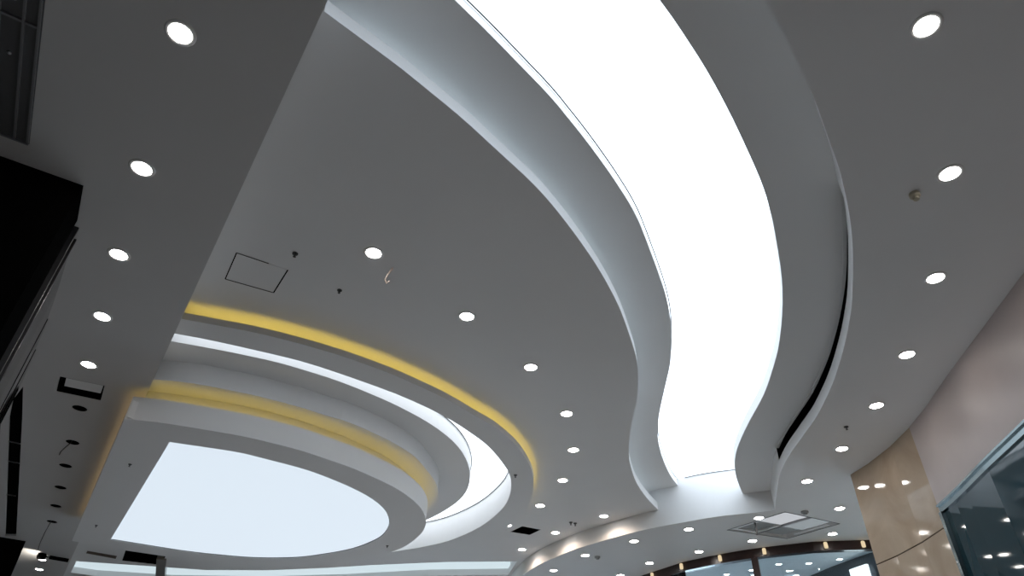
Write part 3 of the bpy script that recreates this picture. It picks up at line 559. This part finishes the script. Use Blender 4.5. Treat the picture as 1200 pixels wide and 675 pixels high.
for s_, t_ in ((.9, -1.39), (1.3, -1.40)):
    p = st(s_, t_); bm = bmesh.new(); lathe(bm, [(.012, -.006), (.012, -.014), (.006, -.018), (0, -.018)], 12, (p.x, p.y, EYE+LV['F'])); finish('bolt', bm, M['rod'], t)

# ---------------------------------------------------------------- left wall block
lw = crv('Left_wall')
def vwall(bm, P, thick_dir, z0, z1, d=.03):
    Q = [p+thick_dir*d for p in P]; prism_strip(bm, P, Q, z0, z1)
zf = LV['F']-.001
t = empty('wall_block', (*st(4, -2.5), 0), 'black wall block at the left edge with a polished dark side', 'wall block')
bm = bmesh.new()
prism(bm, [st(2.24, -.92), st(2.66, -.915), st(2.66, -4.5), st(2.3, -4.5)], -1.599, zf); finish('front', bm, M['black'], t)
side = [st(2.661, -.93), st(3.18, -.93), st(3.7, -.955), st(4.4, -1.0), st(5.1, -1.06), st(5.7, -1.11)]
side = [(side[0]), *side[1:]]
bm = bmesh.new(); prism(bm, side+[st(5.7, -4.5), st(2.661, -4.5)], -1.599, zf); finish('polished_side', bm, M['gloss_dark'], t)
for s_ in (3.02, 4.25, 4.9):
    i = [k for k in range(len(side)-1) if to_st(side[k])[0] <= s_ <= to_st(side[k+1])[0]][0]
    f = (s_-to_st(side[i])[0])/(to_st(side[i+1])[0]-to_st(side[i])[0]); p = side[i].lerp(side[i+1], f)
    bm = bmesh.new(); prism(bm, [p+FN*.003-FD*.009, p+FN*.003+FD*.009, p-FN*.02+FD*.009, p-FN*.02-FD*.009], -1.599, zf); finish('joint', bm, M['black'], t)
p = st(2.665, -.927); bm = bmesh.new(); tube(bm, [(p.x, p.y, 0.002), (p.x, p.y, EYE+zf)], .006); finish('corner_strip', bm, M['rod'], t)
p0, p1 = st(2.7, -.915), st(3.3, -.915)
for s_, w in ((2.74, .03), (2.9, .02)):
    bm = bmesh.new(); a = st(s_, -.945); prism(bm, [st(s_, -.93), st(s_, -.895), st(s_+w, -.895), st(s_+w, -.93)], -1.599, zf); finish('moulding', bm, M['dark'], t)
# housing behind the left black slot
sc = cent(slot)
t = empty('slot_housing', (*sc, EYE+LV['F']), 'long straight black slot in the ceiling at the left edge', 'ceiling slot')
bm = bmesh.new(); prism(bm, offs(slot, .003, sc, closed=True), LV['F']+.03, LV['F']+.04); finish('cover', bm, M['black'], t)
for s_ in (7.5, 8.2, 9.6):
    bm = bmesh.new(); prism(bm, [st(s_, -1.19), st(s_+.015, -1.19), st(s_+.015, -1.0), st(s_, -1.0)], LV['F']+.01, LV['F']+.02); finish('clip', bm, M['rod'], t)
# dark block bottom left
bm = bmesh.new(); prism(bm, [st(11.9, -.74), st(13.6, -.80), st(13.6, -3), st(11.86, -3)], -1.599, LV['F']-.001)
tag(finish('dark_pillar', bm, M['black'], None), 'black pillar top in the bottom left corner of the photo', 'pillar')

# small black spotlight with arm
s0, s1 = crv('spot')
t = empty('spotlight', (s0.x, s0.y, EYE+LV['F']), 'small black spotlight on an arm below the left ceiling, bottom left', 'spotlight')
zc = EYE+LV['F']
bm = bmesh.new(); tube(bm, [(s0.x, s0.y, zc-.001), (s0.x, s0.y, zc-.05)], .012); finish('stem', bm, M['black'], t)
bm = bmesh.new(); d = (s1-s0)
tube(bm, [(s0.x, s0.y, zc-.05), (s0.x+d.x*.3, s0.y+d.y*.3, zc-.055)], .012, 10)
tube(bm, [(s0.x+d.x*.3, s0.y+d.y*.3, zc-.055), (s0.x+d.x*1., s0.y+d.y*1., zc-.07)], .032, 10); finish('arm', bm, M['black'], t)
bm = bmesh.new(); tube(bm, [(s0.x+.05, s0.y, zc-.06), (s0.x-.05, s0.y+.02, zc-.05)], .055, 16); finish('head', bm, M['black'], t)
L = bpy.data.lights.new('spotlight_beam', 'SPOT'); L.energy = 7; L.color = (1, .93, .82); L.spot_size = 1.9; L.spot_blend = .5; L.shadow_soft_size = .03
lo = bpy.data.objects.new('beam', L); C.objects.link(lo); lo.parent = t; lo.location = (-.02, -.02, -.24)
lo.rotation_euler = Vector((-.45, .05, .55)).to_track_quat('-Z', 'Y').to_euler()

# ---------------------------------------------------------------- sprinklers, sensors, hooks
def sprinkler(p, h, label, s=1.):
    s *= .62
    t = empty('sprinkler', (p[0], p[1], EYE+h), label, 'sprinkler', 'small dark sprinklers')
    bm = bmesh.new(); lathe(bm, [(0, 0), (.04*s, -.0005), (.038*s, -.012*s), (.014*s, -.014*s), (.013*s, -.04*s), (0, -.04*s)], 16)
    me = bpy.data.meshes.new('cap'); bm.to_mesh(me); bm.free(); link('cap', me, M['dark'], t)
    bm = bmesh.new(); lathe(bm, [(0, -.041*s), (.022*s, -.055*s), (.022*s, -.058*s), (0, -.058*s)], 12)
    tube(bm, [(0, 0, -.04*s), (0, 0, -.057*s)], .006*s, 6)
    me = bpy.data.meshes.new('deflector'); bm.to_mesh(me); bm.free(); link('deflector', me, M['dark'], t)
sA, sD, sR = DATA['small_A'], DATA['small_D'], DATA['small_R3']
sprinkler(sA[0], 3.65, 'tiny dark sprinkler in the main ceiling, right beside the access hatch')
sprinkler(sA[1], 3.65, 'dark round sprinkler in the main ceiling between the hatch and the first downlight', .9)
sprinkler(sA[3], 3.65, 'left one of two tiny dark fittings in the main ceiling near the warm scallops', 1.2)
sprinkler(sA[4], 3.65, 'right one of two tiny dark fittings in the main ceiling near the warm scallops', 1.2)
sprinkler(DATA['small_R1'][0], 3.48, 'small dark sprinkler under the right end of the outermost ring')
sprinkler(sR[0], 3.02, 'small dark sprinkler on the lowest ring, upper left side', .8)
sprinkler(sR[1], 3.02, 'small dark sprinkler on the lowest ring, lower left corner', .8)
sprinkler(sR[2], 3.02, 'small dark sprinkler on the lowest ring, right of the half oval panel', .8)
sprinkler(sD[1], 3.4, 'small dark sprinkler on the right ceiling beside a downlight')
def detector(p, h, label, r, mat, dz):
    t = empty('detector', (p[0], p[1], EYE+h), label, 'detector')
    bm = bmesh.new(); lathe(bm, [(0, 0), (r, -.0005), (r, -dz*.5), (r*.8, -dz*.6), (0, -dz*.6)], 24)
    me = bpy.data.meshes.new('base'); bm.to_mesh(me); bm.free(); link('base', me, mat, t)
    bm = bmesh.new(); lathe(bm, [(0, -dz*.601), (r*.62, -dz*.601), (r*.58, -dz), (0, -dz)], 24)
    me = bpy.data.meshes.new('head'); bm.to_mesh(me); bm.free(); link('head', me, mat, t)
detector(sD[0], 3.4, 'small cream cylindrical sensor beside a downlight on the right ceiling', .034, M['cream'], .055)
detector(sD[2], 3.4, 'tiny grey detector above the ceiling cassette opening', .05, M['duct'], .04)
detector(sD[3], 3.4, 'tiny grey detector under the warm scallops', .05, M['duct'], .04)
p = sA[2]
bm = bmesh.new(); z = EYE+LV['A']
tube(bm, [(p[0], p[1], z-.001), (p[0]-.005, p[1]-.01, z-.03), (p[0]-.03, p[1], z-.07), (p[0]-.05, p[1]+.01, z-.12), (p[0]-.035, p[1]+.02, z-.15), (p[0]-.01, p[1]+.015, z-.13)], .0075)
tag(finish('loose_cable', bm, M['wirelight'], None), 'short pale loose cable hooking down beside the largest main ceiling downlight', 'cable')

# ---------------------------------------------------------------- room shell
bm = bmesh.new(); box(bm, -13, 11, -4, 17, -.1, 0)
struct('floor', bm, M['floor'])
bm = bmesh.new(); box(bm, -13.1, -13, -4, 17, 0, 6.2); struct('wall_left', bm, M['wallpaint'])
bm = bmesh.new(); prism(bm, [st(-7, -1.80), st(2.23, -1.80), st(2.23, -2.1), st(-7, -2.1)], -1.6, LV['F']-.001); struct('wall_left', bm, M['darkwall'])  # unseen dark wall, added to darken the left ceiling band
bm = bmesh.new(); prism(bm, [st(5.72, -1.26), st(11.8, -1.26), st(11.8, -1.6), st(5.72, -1.6)], -1.6, LV['F']-.001); struct('wall_left', bm, M['darkwall'])  # second dark wall, added to dim the same ceiling band
bm = bmesh.new(); box(bm, -13, -5, -4.1, -4, 0, 6.2); box(bm, .8, 11, -4.1, -4, 0, 6.2); box(bm, -5, .8, -4.1, -4, 0, .3); box(bm, -5, .8, -4.1, -4, 3.3, 6.2); struct('wall_front', bm, M['darkwall'])  # unseen wall; its opening is added to throw daylight on upright faces
bm = bmesh.new(); box(bm, 11, 11.1, -4, 11, 0, 6.2); box(bm, 11, 11.1, 11, 17, 4.9, 6.2); struct('wall_right', bm, M['wallpaint'])  # unseen wall, opening added to bring daylight into the shop
bm = bmesh.new()
box(bm, -13, -4, 17, 17.1, 0, 6.2); box(bm, 3, 3.4, 17, 17.1, 0, 6.2); box(bm, 3.4, 11, 17, 17.1, 4.9, 6.2); box(bm, -4, 3, 17, 17.1, .9, 6.2); box(bm, -4, 3, 17, 17.1, 0, .15)  # unseen far wall, openings added to let more daylight in
struct('wall_far', bm, M['wallpaint'])
# right wall: one stone, its pinkish part coloured for reflected light, the rest beige marble
rw = [Vector(p) for p in ((3.3, -4), (3.45, -1), (3.62, 1.2), (3.85, 3.0), (4.0, 4.2), (4.11, 4.95), (4.2, 5.6), (4.33, 6.35), (4.38, 6.8))]
zt = LV['D']-.001
bm = bmesh.new(); prism(bm, rw+[Vector((4.7, 6.8)), Vector((4.7, -4))], -1.6, zt)
struct('wall_right', bm, M['plaster'], 'pinkish grey polished wall on the right')
J = 2.32
def marble_slab(z0, z1, name):
    bm = bmesh.new(); prism(bm, [Vector((4.385, 6.803)), Vector((4.40, 7.3)), Vector((4.36, 7.8)), Vector((4.29, 8.15)), Vector((7.5, 9.6)), Vector((7.5, 6.803))], z0, z1)
    return bm
struct('wall_right', marble_slab(J+.006, zt, ''), M['marble'], 'glossy beige marble panel above the dark joint')
struct('wall_right', marble_slab(-1.6, J-.006, ''), M['marble'], 'glossy beige marble panel below the dark joint')
bm = bmesh.new(); prism(bm, [Vector((4.40, 6.81)), Vector((4.41, 7.3)), Vector((4.37, 7.8)), Vector((4.31, 8.14)), Vector((7.4, 9.55)), Vector((7.4, 6.81))], J-.006, J+.006)
struct('trim_1', bm, M['black'], 'thin dark joint across the marble wall')

# dark teal glass with a metal frame on the right wall
def rx(y):
    for a, b in zip(rw[:-1], rw[1:]):
        if a.y <= y <= b.y: return a.lerp(b, (y-a.y)/(b.y-a.y)).x
    return 4.38
def wline(y0, y1, d, n=14): return [Vector((rx(y0+(y1-y0)*i/n)-d, y0+(y1-y0)*i/n)) for i in range(n+1)]
t = empty('glass_screen', (4.2, 4.9, EYE+1.8), 'dark teal glass screen with a shiny metal frame at the right edge', 'screen')
y0, y1 = 3.0, 6.73; zb, ztp = -.6, 2.505
bm = bmesh.new()
prism_strip(bm, wline(y0, y1, .055), wline(y0, y1, .001), ztp-.02, ztp)
prism_strip(bm, wline(y0, y1, .035), wline(y0, y1, .001), ztp-.075, ztp-.0201)
prism_strip(bm, wline(y0, y1, .055), wline(y0, y1, .001), zb, zb+.07)
prism_strip(bm, wline(y1-.055, y1, .055, 2), wline(y1-.055, y1, .001, 2), zb+.0701, ztp-.0751)
prism_strip(bm, wline(y0, y0+.055, .055, 2), wline(y0, y0+.055, .001, 2), zb+.0701, ztp-.0751)
finish('frame', bm, M['frame_metal'], t)
bm = bmesh.new(); prism_strip(bm, wline(y0+.056, y1-.056, .012), wline(y0+.056, y1-.056, .001), zb+.071, ztp-.076)
finish('glass', bm, M['tealglass'], t, smooth=False)
for i in range(9):
    zz = EYE+1.95-.22*i; y = y1-.027
    bm = bmesh.new(); lathe(bm, [(0, 0), (.009, 0), (.009, .006), (.004, .01), (0, .01)], 10)
    bmesh.ops.rotate(bm, verts=bm.verts, cent=(0, 0, 0), matrix=Matrix.Rotation(-PI/2, 3, 'Y')); bmesh.ops.translate(bm, verts=bm.verts, vec=(rx(y)-.055, y, zz))
    finish('stud', bm, M['ring'], t)

# ---------------------------------------------------------------- shop front
hd = [Vector(p) for p in ((1.55, 16.9), (1.75, 15.2), (2.0, 14.0))]+crv('header')+[Vector((6.4, 10.45)), Vector((8.2, 10.6))]
hd = resample(hd, 60)
hb = offs(hd, .12, Vector((9, 16)))
t = empty('shop_front', (*hd[30], 0), 'curved shop front with a dark brown header and tall glass panes', 'shop front')
bm = bmesh.new(); prism_strip(bm, hd, hb, 3.259, LV['D']-.001); finish('header', bm, M['header'], t)
gl = offs(hd, .05, Vector((9, 16))); gl2 = offs(hd, .058, Vector((9, 16)))
ml = crv('mull'); mi = [nearest(hd, p) for p in ml]; mi = [mi[0]-9, mi[0], mi[1], mi[1]+11]
def seg_glass(a, b):
    bm = bmesh.new(); prism_strip(bm, gl[a:b+1], gl2[a:b+1], -1.598, 3.258); return finish('pane', bm, M['glass'], t)
ks = [0]+mi+[59]
for a, b in zip(ks[:-1], ks[1:]):
    if b > a: seg_glass(a, b)
for k, w in zip(mi[1:3], (.075, .05)):
    p = ml[mi.index(k)-1]; q = hd[k]; d = (hd[k+1]-hd[k-1]).normalized(); n2 = Vector((9, 16))-q; nn = Vector((d.y, -d.x)); nn = nn if nn.dot(n2) > 0 else -nn
    bm = bmesh.new(); prism(bm, [q-d*w+nn*.001, q+d*w+nn*.001, q+d*w+nn*.045, q-d*w+nn*.045], -1.599, 3.2585); finish('mullion', bm, M['header'], t)
pools = [((768.7, 672.5), 0), ((800.6, 664), 0), ((843.7, 655.6), 0), ((893.7, 648), 0), ((961, 641.6), 0), ((1004.4, 641), 0)]
pool_x = [2.62, 3.02, 3.53, 4.1, 4.88, 5.42]
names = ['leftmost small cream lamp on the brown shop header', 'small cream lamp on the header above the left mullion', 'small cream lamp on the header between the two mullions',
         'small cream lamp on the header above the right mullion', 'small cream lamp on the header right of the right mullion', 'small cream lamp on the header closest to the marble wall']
for x, l in zip(pool_x, names):  # pools of light on the header, built as small glowing shapes
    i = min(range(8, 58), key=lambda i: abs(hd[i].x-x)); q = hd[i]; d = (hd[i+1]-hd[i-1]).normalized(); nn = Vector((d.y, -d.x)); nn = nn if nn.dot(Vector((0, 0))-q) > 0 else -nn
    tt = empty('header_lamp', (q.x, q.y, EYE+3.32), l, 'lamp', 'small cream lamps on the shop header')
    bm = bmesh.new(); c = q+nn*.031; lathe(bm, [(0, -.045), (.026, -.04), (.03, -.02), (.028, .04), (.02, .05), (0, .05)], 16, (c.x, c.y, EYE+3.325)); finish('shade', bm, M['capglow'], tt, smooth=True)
# shop interior: dark bulkhead wall with a light box
iw = [Vector(p) for p in ((6.35, 10.75), (5.9, 11.3), (5.6, 12.1), (5.42, 12.8), (5.2, 14.2), (5.0, 16.9))]
iw2 = [p+Vector((.12, .05)) for p in iw]
bm = bmesh.new(); prism_strip(bm, iw, iw2, -1.6, LV['D']-.001); struct('wall_shop', bm, M['navy'], 'dark navy wall inside the shop')
wa, wb = Vector((5.87, 11.38)), Vector((5.745, 11.73))
d = (wb-wa).normalized(); nn = Vector((-d.y, d.x)) ; nn = nn if nn.x < 0 else -nn
t = empty('light_box', (*(wa.lerp(wb, .5)+nn*.03), EYE+2.7), 'bright white light box inside the shop beside the marble wall', 'light box')
bm = bmesh.new(); prism(bm, [wa+nn*.07, wb+nn*.07, wb+nn*.02, wa+nn*.02], 2.3, 3.24); finish('lit_face', bm, M['shopwhite'], t)
bm = bmesh.new(); prism(bm, [wa+nn*.075-d*.02, wb+nn*.075+d*.02, wb+nn*.02+d*.02, wa+nn*.02-d*.02], 3.2401, 3.25); finish('top_rail', bm, M['darkmetal'], t)

# ---------------------------------------------------------------- camera and world
R = DATA['cam']
right, down, fwd = (Vector(r) for r in R)
mw = Matrix((( right.x, -down.x, -fwd.x, 0), (right.y, -down.y, -fwd.y, 0), (right.z, -down.z, -fwd.z, EYE), (0, 0, 0, 1)))
cd = bpy.data.cameras.new('camera'); cam = bpy.data.objects.new('camera', cd); C.objects.link(cam)
cam.matrix_world = mw; cd.sensor_width = 36; cd.lens = 24.0; cd.clip_start = .05; cd.clip_end = 100
bpy.context.scene.camera = cam
w = bpy.data.worlds.new('daylight'); bpy.context.scene.world = w; w.use_nodes = True
w.node_tree.nodes['Background'].inputs['Color'].default_value = (.75, .86, 1, 1); w.node_tree.nodes['Background'].inputs['Strength'].default_value = 3.6
vs = bpy.context.scene.view_settings
vs.view_transform = 'Standard'; vs.look = 'None'; vs.exposure = 0.58; vs.gamma = 1; vs.use_curve_mapping = False
